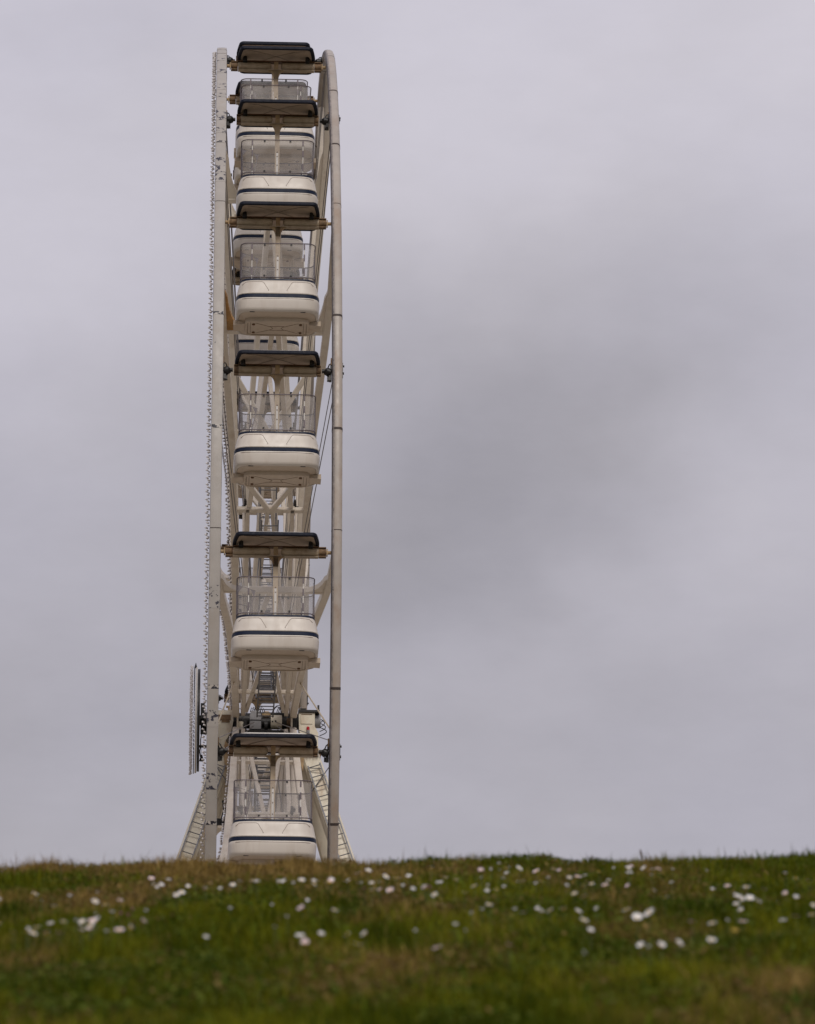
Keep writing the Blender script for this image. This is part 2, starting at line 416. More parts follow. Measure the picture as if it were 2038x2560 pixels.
tag(bl.build('rim_bulb', 'bulb', wheel), kind='stuff'); tag(so.build('bulb_socket', 'socket', wheel), kind='stuff')
sweep_ring([(-1.452, R + .05), (-1.452, R + .15), (-1.4485, R + .15), (-1.4485, R + .05)], 160).build('light_strip', 'rim_l', wheel)

# spokes --------------------------------------------------------------
CH = [(.05, .72), (.28, .80), (.45, .88), (.60, .965), (.775, 1.175), (.88, 1.275), (.988, 1.30)]
def chx(f):
    for (a, xa), (b, xb) in zip(CH, CH[1:]):
        if f <= b: return xa + (xb - xa) * (f - a) / (b - a)
    return CH[-1][1]
def chord_mesh(sg):
    mb = MB(); rings = []
    for f, x in CH:
        w, h = (.085, .10) if f < .9 else (.075, .09); c = .02
        pr = [(-w + c, -h), (w - c, -h), (w, -h + c), (w, h - c), (w - c, h), (-w + c, h), (-w, h - c), (-w, -h + c)]
        rings.append([Vector((sg * x + a, f * R, b)) for a, b in pr])
    return mb.loft(rings, smooth=False).mesh('chord', 'steel')
spoke_parts = []
for sg in (-1, 1):
    spoke_parts.append(('chord', chord_mesh(sg)))
    spoke_parts.append(('inner_chord', MB().bar((sg * .54, .05 * R, 0), (sg * .54, .455 * R, 0), .105, .12).mesh('inner_chord', 'steel')))
    spoke_parts.append(('brace', MB().bar((sg * .075, .80 * R - .05, .0), (sg * .50, .455 * R + .05, .0), .115, .11).mesh('brace', 'steel')))
    spoke_parts.append(('brace', MB().bar((sg * .06, .45 * R - .05, .0), (sg * .47, .07 * R, .0), .095, .10).mesh('brace', 'steel')))
    spoke_parts.append(('brace', MB().bar((sg * .05, .45 * R + .05, .03), (sg * (chx(.535) - .08), .535 * R, .03), .13, .10).mesh('brace', 'steel')))
    pl = [(sg * (chx(.80) - .07), .80 * R + .05)]
    x0, r0 = sg * (chx(.80) - .07), .80 * R + .05
    cxx, crr = .46, 1.25
    pl = [(x0, r0), (x0 - sg * cxx, r0)] + [(x0 - sg * cxx * (1 - math.sin(t)), r0 + crr * (1 - math.cos(t))) for t in np.linspace(0.2, PI / 2, 8)]
    pl[-1] = (sg * (chx(.80 + crr / R) - .07), r0 + crr)
    spoke_parts.append(('gusset', MB().prism(pl, -.055, .055, 'xy').mesh('gusset', 'steel')))
spoke_parts.append(('tie', MB().bar((-chx(.80) + .06, .80 * R, 0), (chx(.80) - .06, .80 * R, 0), .12, .15, side=(0, 1, 0)).mesh('tie', 'steel')))
spoke_parts.append(('tie', MB().bar((-chx(.45) + .06, .45 * R, 0), (chx(.45) - .06, .45 * R, 0), .12, .12, side=(0, 1, 0)).mesh('tie', 'steel')))
spoke_parts.append(('tie', MB().bar((-chx(.2) + .06, .2 * R, .02), (chx(.2) - .06, .2 * R, .02), .10, .10, side=(0, 1, 0)).mesh('tie', 'steel')))
lad = MB()
for sg in (-1, 1): lad.bar((sg * .20, .08 * R, .19), (sg * .20, .44 * R, .19), .035, .035)
for i in range(17): lad.tube([(-.20, (.085 + .0215 * i) * R, .19), (.20, (.085 + .0215 * i) * R, .19)], .014, 6)
spoke_parts.append(('ladder', lad.mesh('ladder', 'ladder')))
blk = MB()
for sg in (-1, 1):
    blk.box((sg * .60, .45 * R + .02, -.14), (.07, .13, .16)); blk.box((sg * .60, .45 * R + .08, -.10), (.045, .32, .05)); blk.box((sg * .66, .45 * R - .06, -.12), (.05, .08, .08))
spoke_parts.append(('clamp', blk.mesh('clamp', 'blackiron')))
stb = MB(); sts = MB()
for i in range(112):
    f = .08 + .90 * i / 112
    p = (-chx(f) - .125 - random.uniform(0, .02), f * R, random.uniform(-.05, .03)); bulb(stb, p, .024); sts.box((p[0] + .024, p[1], p[2]), (.03, .03, .03))
sb_me, ss_me = stb.mesh('spoke_bulb', 'bulb'), sts.mesh('bulb_socket', 'socket')
rod_me = {}
for sg in (-1, 1):
    rod_me[sg] = [MB().tube([(sg * 1.30, .985 * R, .20), (sg * .30, .12 * R, .05)], .0115, 6).mesh('tension_rod', 'cable'),
                  MB().tube([(sg * 1.28, .985 * R, -.22), (sg * .27, .12 * R, -.05)], .0105, 6).mesh('tension_rod', 'cable')]
rusty_gusset = None
for j in range(12):
    deg = TH0 + 15 + 30 * j; fr = frame(deg)
    sp = empty('spoke', parent=wheel); sp.matrix_local = fr
    for nm, mm in spoke_parts:
        o = link(nm, mm, sp)
        if j == 1 and nm == 'gusset' and min(v.co.x for v in mm.vertices) < 0:
            o.data = mm.copy(); o.data.materials[0] = M['rustplate']; o['label'] = 'rusted corner plate'
    tag(link('spoke_bulb', sb_me, sp), kind='stuff'); tag(link('bulb_socket', ss_me, sp), kind='stuff')
    fr2 = frame(deg + 15)
    for sg in (-1, 1):
        for mm in rod_me[sg]: link('tension_rod', mm, wheel, fr2)
# pale stays from the rim at the lowest gondola to the level spoke
for sg in (-1, 1):
    a = frame(TH0 + 1.5) @ Vector((sg * 1.27, R + .02, 0)); b = frame(TH0 + 15) @ Vector((sg * .80, .26 * R, 0))
    MB().tube([a, b], .017, 6).build('stay_rod', 'rope', wheel)

# brackets that carry every second gondola: black couplings at both rims
def clamp_mesh(sg):
    mb = MB(); x = sg
    mb.tube([(x * .99, 0, 0), (x * 1.10, 0, 0)], .045, 10)
    mb.tube([(x * 1.08, 0, 0), (x * 1.13, .02, .03), (x * 1.20, .04, .05)], [.085, .10, .06], 10)
    mb.box((x * 1.175, -.02, .10), (.06, .12, .26)); mb.box((x * 1.14, -.04, .17), (.07, .09, .10)); mb.box((x * 1.19, .02, -.10), (.035, .10, .14))
    mb.tube([(x * 1.11, .03, -.04), (x * 1.15, .07, -.13), (x * 1.2, .05, -.17)], .014, 6)
    return mb
knob_me = MB().tube([(1.44, .03, .10), (1.475, .03, .10)], .03, 8).tube([(1.44, -.02, -.12), (1.485, -.02, -.12)], .025, 8).box((1.445, 0, 0), (.02, .08, .36)).mesh('bolt_plate', 'blackiron')
clamp_me = {sg: clamp_mesh(sg).mesh('coupling', 'blackiron') for sg in (-1, 1)}
pad_me = {sg: MB().box((sg * 1.20, .02, -.20), (.035, .16, .18)).mesh('rubber_pad', 'rust') for sg in (-1, 1)}
for j in range(12):
    a = TH0 + 30 * j
    fr = frame(a); up = Matrix.Translation(fr @ Vector((0, R, 0)))
    for sg in (-1, 1):
        link('coupling', clamp_me[sg], wheel, Matrix.Translation(fr @ Vector((0, R, 0))) @ frame(min(max(a, -30), 100) * .55) )
        link('rubber_pad', pad_me[sg], wheel, up @ frame(a))
    link('bolt_plate', knob_me, wheel, fr @ Matrix.Translation((0, R + .05, 0)))

# hub and the round light disc on its outer end
hub = MB()
hub.tube([(-1.52, 0, 0), (1.30, 0, 0)], .20, 20)
hub.build('hub_shaft', 'blackiron', wheel)
for sg in (-1, 1):
    MB().tube([(sg * .66, 0, 0), (sg * .70, 0, 0)], .95, 32).build('hub_flange', 'steel', wheel)
    MB().tube([(sg * .74, 0, 0), (sg * .78, 0, 0)], .35, 24).build('hub_flange', 'blackiron', wheel)
disc = MB().tube([(-1.745, 0, 0), (-1.70, 0, 0)], 1.335, 48, smooth=False).build('light_disc', 'sign', wheel)
MB().tube([(-1.692, 0, 0), (-1.63, 0, 0)], 1.30, 40, smooth=False).build('back_plate', 'blackiron', disc)
fr_ = MB()
for i in range(72):
    a = 2 * PI * i / 72; fr_.box((-1.775, 1.31 * math.cos(a), 1.33 * math.sin(a)), (.022, .05, .04), Matrix.Rotation(a, 3, 'X'))
tag(fr_.build('lamp_holder', 'black', disc), kind='stuff')
db = MB()
for q in range(9):
    r = 1.36 - .14 * q; n = max(8, int(2 * PI * r / .075))
    for i in range(n):
        a = 2 * PI * (i + .5 * (q % 2)) / n
        bulb(db, (-1.825 - random.uniform(0, .05), r * math.cos(a), r * math.sin(a)), .026)
tag(db.build('disc_bulb', 'bulb', disc), kind='stuff')
MB().tube([(-1.75, 0, 1.36), (-1.75, 0, 1.40), (-1.75, 0, 1.50)], [.035, .03, .004], 8).build('spike', 'black', disc)
arm = MB().tube([(-1.64, 0, 0), (-1.44, 0, 0)], .13, 14).box((-1.53, -.1, -.70), (.22, .05, .06)).box((-1.56, -.1, .20), (.10, .20, .40)).box((-1.53, .1, -.1), (.16, .10, .46))
arm.build('disc_arm', 'blackiron', disc)
MB().tube([(-1.585, -.1, -.73), (-1.585, -.1, -.92)], .006, 5).tube([(-1.57, -.1, -.92), (-1.57, -.1, -1.08)], [.02, .06], 8).build('hanging_lamp', 'black', disc)
cb = MB()
for k in range(5):
    z0 = .15 - .22 * k
    cb.tube([(-1.60, -.12, z0), (-1.54 - .02 * k, -.2, z0 - .12), (-1.60, -.15, z0 - .25)], .013, 6)
cb.build('disc_cable', 'black', disc)

# ------------------------------------------------------------------ gondolas
def band(pts_o, pts_i, z0, z1):
    """thin upright curved sheet between two outlines"""
    mb = MB(); n = len(pts_o); rings = []
    for i in range(n):
        o, q = pts_o[i], pts_i[i]
        rings.append([Vector((o.x, o.y, z0)), Vector((o.x, o.y, z1)), Vector((q.x, q.y, z1)), Vector((q.x, q.y, z0))])
    return mb.loft(rings)
BODY = [(-1.685, .845, .815), (-1.70, .862, .832), (-1.76, .885, .850), (-1.90, .915, .877), (-1.99, .932, .894), (-2.022, .945, .906), (-2.036, .940, .90), (-2.042, .925, .885)]
LOW = [(-2.122, .925, .885), (-2.130, .945, .906), (-2.152, .952, .914), (-2.20, .948, .914), (-2.36, .938, .905), (-2.405, .928, .893), (-2.428, .908, .868), (-2.440, .872, .820)]
UND = [(-2.438, .865, .81), (-2.452, .80, .70), (-2.465, .74, .56)]
def surf_y(x, z, rings=BODY, e=6.0, off=.003):
    for (z0, a0, b0), (z1, a1, b1) in zip(rings, rings[1:]):
        if z1 <= z <= z0:
            t = (z0 - z) / (z0 - z1); hx, hy = a0 + (a1 - a0) * t, b0 + (b1 - b0) * t
            return -(hy + off) * (1 - min(.999, abs(x) / hx) ** e) ** (1 / e)
    return -.9
SUP = sup
def make_gondola(even):
    sup = SUP
    root = empty('gondola')
    # hanger: beam across, post down the middle
    beam = MB()
    for sg in (-1, 1):
        rs = [(.115, .035), (.13, .07), (.16, .093), (.20, .100), (.82, .100), (.86, .098)]
        beam.tube([(sg * a, 0, 0) for a, _ in rs], [b for _, b in rs], 18)
    xe = .93 if even else .86
    beam.box((0, 0, -.108), (2 * xe, .17, .014))
    if even:
        for sg in (-1, 1): beam.tube([(sg * .86, 0, 0), (sg * .93, 0, 0)], .100, 18)
    b = beam.build('crossbeam', 'beam', root)
    MB().box((0, 0, .109), (2 * xe, .19, .018)).build('top_flange', 'bolt', b)
    MB().box((0, -.03, 0), (.10, .10, .20)).prism([(-.19, -.115), (.19, -.115)] + [(.055 + .135 * (1 - math.sin(t)), -.115 - .23 * (1 - math.cos(t))) for t in np.linspace(.1, PI / 2, 7)]
        + [(-.055 - .135 * (1 - math.sin(t)), -.115 - .23 * (1 - math.cos(t))) for t in np.linspace(PI / 2, .1, 7)], -.05, .05).build('beam_bracket', 'rustpaint', b)
    for sg in (-1, 1):
        x0, x1 = (.935, 1.10) if even else (.865, .965)
        pb = MB()
        pb.tube([(sg * x0, 0, 0), (sg * (x0 + .03), 0, 0), (sg * (x1 - .03), 0, 0), (sg * x1, 0, 0)], [.098, .085, .085, .095], 14)
        pb.box((sg * (x0 + x1) / 2, 0, .10), (x1 - x0, .15, .02)); pb.box((sg * (x0 + x1) / 2, 0, -.10), (x1 - x0, .15, .02))
        pb.build('pivot_block', 'rust', root)
        if even: MB().tube([(sg * 1.10, 0, 0), (sg * 1.215, 0, 0)], .04, 12).box((sg * 1.12, 0, 0), (.025, .14, .14)).build('axle_pin', 'rustpaint', root)
    post = MB().box((0, 0, -1.255), (.108, .10, 2.28))
    p = post.build('hanger_post', 'beam', root)
    bo = MB()
    for z in (-.82, -.93, -1.15, -1.40, -1.57): bo.tube([(0, -.049, z), (0, -.062, z)], .016, 6)
    tag(bo.build('post_bolt', 'bolt', p), kind='stuff')
    MB().box((0, -.053, -1.23), (.05, .008, .78)).build('post_strip', 'canopy', p)
    # canopy
    def sup(hx, hy, z, n=0, e=9.0):
        return rrect(hx * 1.006, hy, z, {9.0: .085, 6: .12, 5: .16, 3.5: .14, 2.5: .07}[e], .088)
    E_ = 9.0
    top = MB().loft([sup(.905, .735, .205, e=E_), sup(.86, .69, .235, e=E_), sup(.74, .58, .285, e=5), sup(.5, .38, .325, e=3.5), sup(.2, .15, .342, e=2.5)], cap0=False, cap1=True)
    c = top.build('canopy', 'canopy', root)
    trim = MB()
    ot = [sup(.915, .745, .135, e=E_), sup(.945, .765, .150, e=E_), sup(.948, .768, .195, e=E_), sup(.925, .75, .222, e=E_), sup(.895, .725, .218, e=E_)]
    it = [sup(.868, .70, .195, e=E_), sup(.872, .705, .140, e=E_)]
    rr = ot + it + [ot[0]]
    trim.loft(rr, False, False).build('rim_trim', 'trim', c)
    lin = MB().loft([sup(.874, .707, .150, e=E_), sup(.82, .66, .185, e=6), sup(.70, .56, .225, e=5), sup(.48, .40, .262, e=3.5), sup(.18, .15, .280, e=2.5)], cap0=False, cap1=True)
    lin.build('lining', 'lining', c)
    cr = MB()
    for sg in (-1, 1):
        for q in (-1, 1):
            cr.tube([(sg * .70, q * .50, .205), (sg * .48, q * .35, .250), (sg * .2, q * .14, .276), (0, 0, .279)], .007, 5)
        cr.tube([(sg * .74, -.55, .205), (sg * .755, 0, .212), (sg * .74, .55, .205)], .006, 5)
    cr.build('lining_seam', 'crease', c)
    for sg in (-1, 1):
        MB().tube([(sg * .76, -.14, .20), (sg * .76, -.14, .075)], [.045, .055], 10).box((sg * .76, -.10, .10), (.09, .05, .07)).build('speaker', 'black', root)
    c.rotation_euler.x = -.034; c.location.z = -.010
    sup = SUP
    # cage
    RX, RY = .840, .780
    def ring_at(z, hx=RX, hy=RY): return rrect(hx, hy, z, .19, 0, 5, 5)
    MB().tube(ring_at(-.79), .0125, 6, closed=True).build('top_rail', 'rail', root)
    MB().tube(ring_at(-1.605), .0125, 6, closed=True).build('bottom_rail', 'rail', root)
    sA = MB().tube([(0, 0, -.79), (0, 0, -1.68)], .010, 6).mesh('stanchion', 'canopy')
    sB = MB().tube([(0, 0, -.79), (0, 0, -1.68)], .013, 6).mesh('stanchion', 'rail')
    sd_ = MB()
    for (za, zb) in ((-.81, -.93), (-1.05, -1.20), (-1.37, -1.55)): sd_.box((0, 0, (za + zb) / 2), (.034, .034, za - zb))
    sd_ = sd_.mesh('stanchion_hinge', 'rail')
    for sg in (-1, 1):
        for q in (-1, 1):
            o = link('stanchion', sA, root, Matrix.Translation((sg * .59, q * RY * .992, 0)))
            tag(link('stanchion_hinge', sd_, o), kind='stuff')
            link('stanchion', sB, root, Matrix.Translation((sg * RX * .995, q * .33, 0)))
    ro, ri = rrect(RX - .012, RY - .012, 0, .185, 0, 19, 5), rrect(RX - .019, RY - .019, 0, .178, 0, 19, 5)
    NR = len(ro)
    def seg(test, q):
        idx = [i for i in range(NR) if test(ro[i])]
        idx.sort(key=lambda i: math.atan2(ro[i].x, -ro[i].y * q) if q else math.atan2(ro[i].y, ro[i].x))
        return [ro[i] for i in idx], [ri[i] for i in idx]
    for q in (1, -1):
        a, b_ = seg(lambda v: -v.y * q > .335, q)
        band(a, b_, -.805, -1.592).build('window_pane', 'film', root)
    for sg in (1, -1):
        if sg < 0: continue
        a, b_ = seg(lambda v: v.x * sg > .5 and abs(v.y) < .32, 0)
        band(a, b_, -.805, -1.592).build('window_pane', 'film', root)
    cl = MB()
    for x in (-.305, .295):
        for z in (-.825, -1.565): cl.box((x, -RY - .004, z), (.042, .03, .035)); cl.box((x, RY + .004, z), (.042, .03, .035))
    tag(cl.build('pane_clip', 'black', root), kind='stuff')
    # door ajar on one side: a leaf that leans inwards
    A, B, C_, D_ = Vector((-.815, -.33, -.86)), Vector((-.44, -.12, -.92)), Vector((-.60, -.20, -1.62)), Vector((-.815, -.33, -1.62))
    dr = MB().tube([A, B, C_, D_], .011, 6, closed=True).add([A, A + (B - A) * .28, A + (D_ - A) * .22], [(0, 1, 2)]).add([B, B + (A - B) * .28, B + (C_ - B) * .2], [(0, 1, 2)])
    mid0, mid1 = A + (D_ - A) * .55, B + (C_ - B) * .55
    dr.tube([mid0, mid1], .009, 6)
    dr.build('door_frame', 'rail', root)
    # body
    MB().loft([sup(a, b_, z, 64, 6) for z, a, b_ in ((-1.645, .835, .80), (-1.65, .858, .822), (-1.694, .866, .832), (-1.70, .84, .80))]).build('edge_trim', 'navy', root)
    bd = MB().loft([sup(a, b_, z, 64, 6) for z, a, b_ in BODY], cap0=True, cap1=False).build('body_shell', 'body', root)
    MB().loft([sup(a, b_, z, 64, 6) for z, a, b_ in ((-2.036, .925, .885), (-2.040, .939, .899), (-2.118, .942, .902), (-2.126, .92, .88))], False, False).build('stripe', 'navy', root)
    lw = MB().loft([sup(a, b_, z, 64, 6) for z, a, b_ in LOW], False, False).build('lower_shell', 'body', root)
    MB().loft([sup(a, b_, z, 64, 6) for z, a, b_ in UND], False, True).build('underside', 'under', lw)
    gr = MB()
    def surfline(path, rings):
        pts = []
        for (xa, za), (xb, zb) in zip(path, path[1:]):
            for t in np.linspace(0, 1, 9)[:-1]:
                x, z = xa + (xb - xa) * t, za + (zb - za) * t; pts.append(Vector((x, surf_y(x, z, rings, 6, -.001), z)))
        return pts
    for sg in (-1, 1):
        gr.tube(surfline([(sg * .80, -1.80), (sg * .72, -1.735), (sg * .36, -1.735), (sg * .315, -1.76), (sg * .20, -1.96), (sg * .22, -1.965)], BODY), .0055, 5)
    gr.tube(surfline([(-.80, -2.162), (-.4, -2.158), (.4, -2.158), (.80, -2.162), (.81, -2.163)], LOW), .006, 5)
    gr.build('panel_seam', 'groove', root)
    for sg in (-1, 1): MB().box((sg * .57, -.80, -2.442), (.11, .03, .012)).build('drain_slot', 'black', root)
    fl = MB().loft([sup(.725, .50, -2.45, 32, 9), sup(.725, .50, -2.545, 32, 9), sup(.715, .49, -2.56, 32, 9), sup(.68, .455, -2.562, 32, 9), sup(.675, .45, -2.545, 32, 9)], True, True)
    f = fl.build('floor_tray', 'under', root)
    fp = MB()
    ln = lambda pts: fp.tube([Vector((x, y, -2.547)) for x, y in pts], .0055, 4)
    ln([(-.66, -.43), (.66, -.43), (.66, .43), (-.66, .43), (-.66, -.43)])
    for sg in (-1, 1):
        ln([(sg * .60, -.36), (sg * .60, .36)])
        ln([(sg * .16, -.10), (sg * .48, -.34)]); ln([(sg * .16, .10), (sg * .48, .34)])
        ln([(sg * .16, -.12), (sg * .09, 0), (sg * .16, .12)])
    ln([(-.15, -.13), (.15, -.13)]); ln([(-.15, .13), (.15, .13)])
    fp.build('floor_seam', 'darkgroove', f)
    for sg in (-1, 1):
        for q in (-1, 1):
            MB().tube([(sg * .53, q * .27, -2.543), (sg * .53, q * .27, -2.572)], .034, 8).build('floor_bolt', 'bolt', f)
    for sg in (-1, 1):
        MB().prism([(sg * .70, -2.47), (sg * .985, -2.44), (sg * .985, -2.555), (sg * .72, -2.535)], -.22, .22).build('bumper', 'under', root)
    for q in (-1, 1):
        MB().loft([[Vector((x, y + q * .10, z)) for x, y, z in ((-.60, q * .50, -2.36), (-.60, q * .66, -2.36), (-.60, q * .66, -2.38), (-.60, q * .5, -2.38))],
                   [Vector((x, y + q * .10, z)) for x, y, z in ((.60, q * .50, -2.36), (.60, q * .66, -2.36), (.60, q * .66, -2.38), (.60, q * .5, -2.38))]]).build('seat', 'body', root)
    return root
GLABEL = [
    'lowest gondola of the wheel, its floor hidden by the brown turf of the crest',
    'second gondola up from the crest, hanging over the motors and the lowest canopy',
    'third gondola up from the crest, between two black couplings at mid height',
    'gondola beside the rusted corner plate, fourth up from the crest',
    'gondola under the two topmost ones, its canopy held by black couplings',
    'top gondola on the camera side, its canopy just overlapping another',
    'gondola at the very top behind another, only canopy edge and rail showing',
    'far side gondola whose brass pivot and dark canopy show through the topmost rails',
    'far side gondola with striped body seen above and through a clear cage',
    'far side gondola of which only a striped band shows over a dark canopy',
    'far side gondola with only a corner of its body beside the bulb string',
    'far side gondola with a sliver of black canopy end behind the level crossbeam',
    'lowest far side gondola, its T shaped hanger standing behind the grey gearbox',
]
DTILT = [-.039, .012, -.014, .018, -.004, 0, .005, 0, .01, 0, 0, 0, 0]
protos = {0: None, 1: None}
for k in range(13):
    odd = k % 2
    if protos[odd] is None: protos[odd] = g = make_gondola(bool(odd))
    else: g = copy_tree(protos[odd])
    a = math.radians(TH0 + 15 * k)
    loc = Matrix.Rotation(PSI, 4, 'Z') @ Vector((0, -R * math.cos(a), R * math.sin(a)))
    g.location = Vector((CX, CY, CZ)) + loc
    g.rotation_euler = (-DTILT[k], 0, PSI)
    tag(g, GLABEL[k], 'gondola', 'gondolas hanging on the ferris wheel')

# ------------------------------------------------------------------ the stand: legs, bearings, motors
HZ = CZ - GROUND_Z
stand = empty('wheel_stand', (CX, CY, GROUND_Z), PSI)
tag(stand, 'cream steel leg frame with ladders and motors holding up the wheel', 'support frame')
def hp(x, y, z): return Vector((x, y, z + HZ))
for sg in (-1, 1):
    X1, X2 = (1.13, .98) if sg > 0 else (1.00, .88)
    lg = MB().bar(hp(sg * X1, -.28, -.93), hp(sg * (X1 + .315 * (HZ - .93)), -.28 - .25 * (HZ - .93), -HZ), .46, .42).build('leg', 'house', stand)
    MB().bar(hp(sg * X2, .40, -.93), hp(sg * (X2 + .30 * (HZ - .93)), .40 + .25 * (HZ - .93), -HZ), .42, .42).build('leg', 'house', stand)
    fl = MB().box(hp(sg * (X1 - .03), -.10, -.885), (.58, 1.2, .06))
    fl.build('leg_flange', 'house', stand)
    bt = MB()
    for i in range(7): bt.tube([hp(sg * (X1 - .27 + .08 * i), -.70, -.86), hp(sg * (X1 - .27 + .08 * i), -.73, -.95)], .018, 6)
    for i in range(5): bt.tube([hp(sg * (X1 + .27), -.6 + .2 * i, -.92), hp(sg * (X1 + .29), -.6 + .2 * i, -.99)], .018, 6)
    tag(bt.build('flange_bolt', 'bolt', stand), kind='stuff')
    MB().prism([(sg * .82, HZ - .87), (sg * .98, HZ - .68), (sg * 1.02, HZ - .87), (sg * .98, HZ - 1.45), (sg * .86, HZ - 1.1)], -.66, -.60).build('leg_lug', 'rustpaint', stand)
    MB().tube([hp(sg * .88, -.68, -1.0), hp(sg * .88, -.58, -1.0)], .05, 10).build('lug_pin', 'rust', stand)
    # ladder on the camera side of the leg
    dirv = (hp(sg * (X1 + .315), -.53, -1.93) - hp(sg * X1, -.28, -.93)).normalized()
    outn = Vector((0, -1, 0)); outn = (outn - dirv * outn.dot(dirv)).normalized(); side = dirv.cross(outn)
    base = hp(sg * (X1 + .01), -.28, -.93) + outn * .33
    ld = MB()
    for q in (-1, 1): ld.bar(base + side * q * .155 + dirv * .45, base + side * q * .155 + dirv * 19.5, .035, .035, side)
    ld.tube([base + side * .155 + dirv * .45, base + side * .155 + dirv * .45 - outn * .1], .012, 6)
    lo_ = ld.build('ladder', 'ladder', stand)
    rung = MB().tube([-side * .155, side * .155], .0125, 6).mesh('rung', 'ladder')
    for i in range(60):
        r_ = link('rung', rung, lo_); r_.location = base + dirv * (.50 + .285 * i)
    MB().tube([base + side * -.155 + dirv * .62, base + side * .155 + dirv * .50], .011, 6).build('ladder_brace', 'ladder', lo_)
MB().tube([hp(1.20, -.75, -1.98), hp(1.66, -.75, -1.30)], .014, 6).build('stay_rod', 'ladder', stand)
MB().tube([hp(-1.20, -.75, -1.36), hp(-.82, -.75, -1.90)], .014, 6).build('stay_rod', 'ladder', stand)
# bearing housings either side of the hub
MB().prism([(-1.17, HZ + .17), (-.80, HZ + .17), (-.78, HZ - .10), (-.84, HZ - .40), (-.97, HZ - .62), (-.97, HZ - .855), (-1.30, HZ - .855), (-1.30, HZ - .1)], -.42, .42).build('bearing_housing', 'house', stand)
MB().prism([(.86, HZ + .13), (1.27, HZ + .13), (1.27, HZ - .22), (1.36, HZ - .40), (1.36, HZ - .855), (.96, HZ - .855), (.96, HZ - .5), (.88, HZ - .36)], -.42, .42).build('bearing_housing', 'house', stand)
MB().box(hp(1.06, -.43, -.04), (.30, .02, .24)).build('access_cover', 'house', stand)
MB().tube([hp(.93, -.445, .08), hp(1.20, -.445, .08)], .008, 6).build('cover_hinge', 'rust', stand)
MB().box(hp(1.12, 0, .165), (.54, .95, .055)).box(hp(1.36, -.3, .24), (.05, .1, .22)).box(hp(.98, -.3, .22), (.14, .2, .06)).build('motor_plate', 'blackiron', stand)
lamp = MB().tube([hp(1.10, -.45, -.40), hp(1.10, -.45, -.33)], .04, 12).build('lamp_base', 'grey', stand)
MB().tube([hp(1.10, -.45, -.33), hp(1.10, -.45, -.26), hp(1.10, -.45, -.235)], [.04, .042, .02], 12).build('warning_lamp', 'red', stand)
MB().tube([hp(1.275, -.15, -.03), hp(1.42, -.15, -.03)], .17, 16).build('motor_drum', 'grey', stand)
MB().box(hp(-1.02, -.43, -.02), (.34, .02, .14)).box(hp(-.98, -.43, -.12), (.20, .03, .05)).build('bracket', 'rust', stand)
MB().box(hp(-.86, -.25, .235), (.13, .16, .10)).box(hp(-.88, -.25, .30), (.18, .10, .035)).build('junction_box', 'rustpaint', stand)
MB().box(hp(-.74, -.1, .02), (.07, .7, .30)).build('brake_plate', 'blackiron', stand)
MB().box(hp(0, -.1, -.42), (1.56, 1.0, .10)).build('deck', 'blackiron', stand)
gb = MB().loft([[hp(x, y, z) for x, y in ((-.37, -.55), (-.085, -.55), (-.085, -.15), (-.37, -.15))] for z in (-.34, .02)] + [[hp(x, y, .15) for x, y in ((-.34, -.50), (-.12, -.50), (-.12, -.2), (-.34, -.2))]], smooth=False)
gb.build('gearbox', 'grey', stand)
MB().box(hp(-.2275, -.35, -.11), (.30, .415, .025)).build('gearbox_flange', 'blackiron', stand)
MB().tube([hp(-.085, -.35, -.12), hp(.16, -.35, -.12)], .13, 14).tube([hp(.0, -.35, -.22), hp(.08, -.35, -.22)], .17, 14).build('coupling_shaft', 'blackiron', stand)
MB().tube([hp(-.06, -.35, .085), hp(.0, -.35, .085), hp(.10, -.35, .085), hp(.15, -.35, .085)], [.05, .085, .085, .05], 14).build('oil_tank', 'rustpaint', stand)
MB().tube([hp(.16, -.36, -.11), hp(.44, -.36, -.11)], .185, 24).build('motor', 'house', stand)
MB().tube([hp(.44, -.36, -.11), hp(.56, -.36, -.11)], .17, 24).box(hp(.36, -.36, .09), (.40, .20, .05)).tube([hp(.28, -.545, -.13), hp(.28, -.56, -.13)], .024, 10).tube([hp(.20, -.54, -.14), hp(.20, -.56, -.14)], .02, 8).build('motor_end', 'blackiron', stand)
MB().tube([hp(.56, -.34, -.12), hp(.66, -.34, -.12)], .12, 16).box(hp(.62, -.3, -.26), (.14, .2, .2)).build('motor_flange', 'rust', stand)
MB().tube([hp(-.60, -.45, -.38), hp(-.60, -.45, -.14)], .075, 14).build('oil_filter', 'house', stand)
MB().box(hp(-.60, -.3, -.22), (.30, .2, .30)).box(hp(.72, -.25, -.2), (.12, .3, .40)).build('pump', 'blackiron', stand)
def hose(pts, r): MB().tube(pts, r, 6).build('hose', 'black', stand)
for k, (x0, x1, h_) in enumerate(((.20, .44, .20), (.30, .46, .18), (.34, .49, .16), (.18, .52, .22))):
    hose([hp(x0 + (x1 - x0) * t, -.40 - .02 * k, .08 + h_ * math.sin(PI * t) ** .7) for t in np.linspace(0, 1, 9)], .011)
for k in range(4):
    hose([hp(1.40 + .10 * math.sin(PI * t) * (1 + .25 * k), -.2, .14 - .11 * k - .22 * t) for t in np.linspace(0, 1, 8)], .011)
for k in range(6):
    x0 = -.36 + .05 * k
    hose([hp(x0, -.45, .12), hp(x0 + .03, -.5, .22 + .02 * (k % 3)), hp(x0 + .10, -.45, .19), hp(x0 + .12, -.4, .13)], .010)
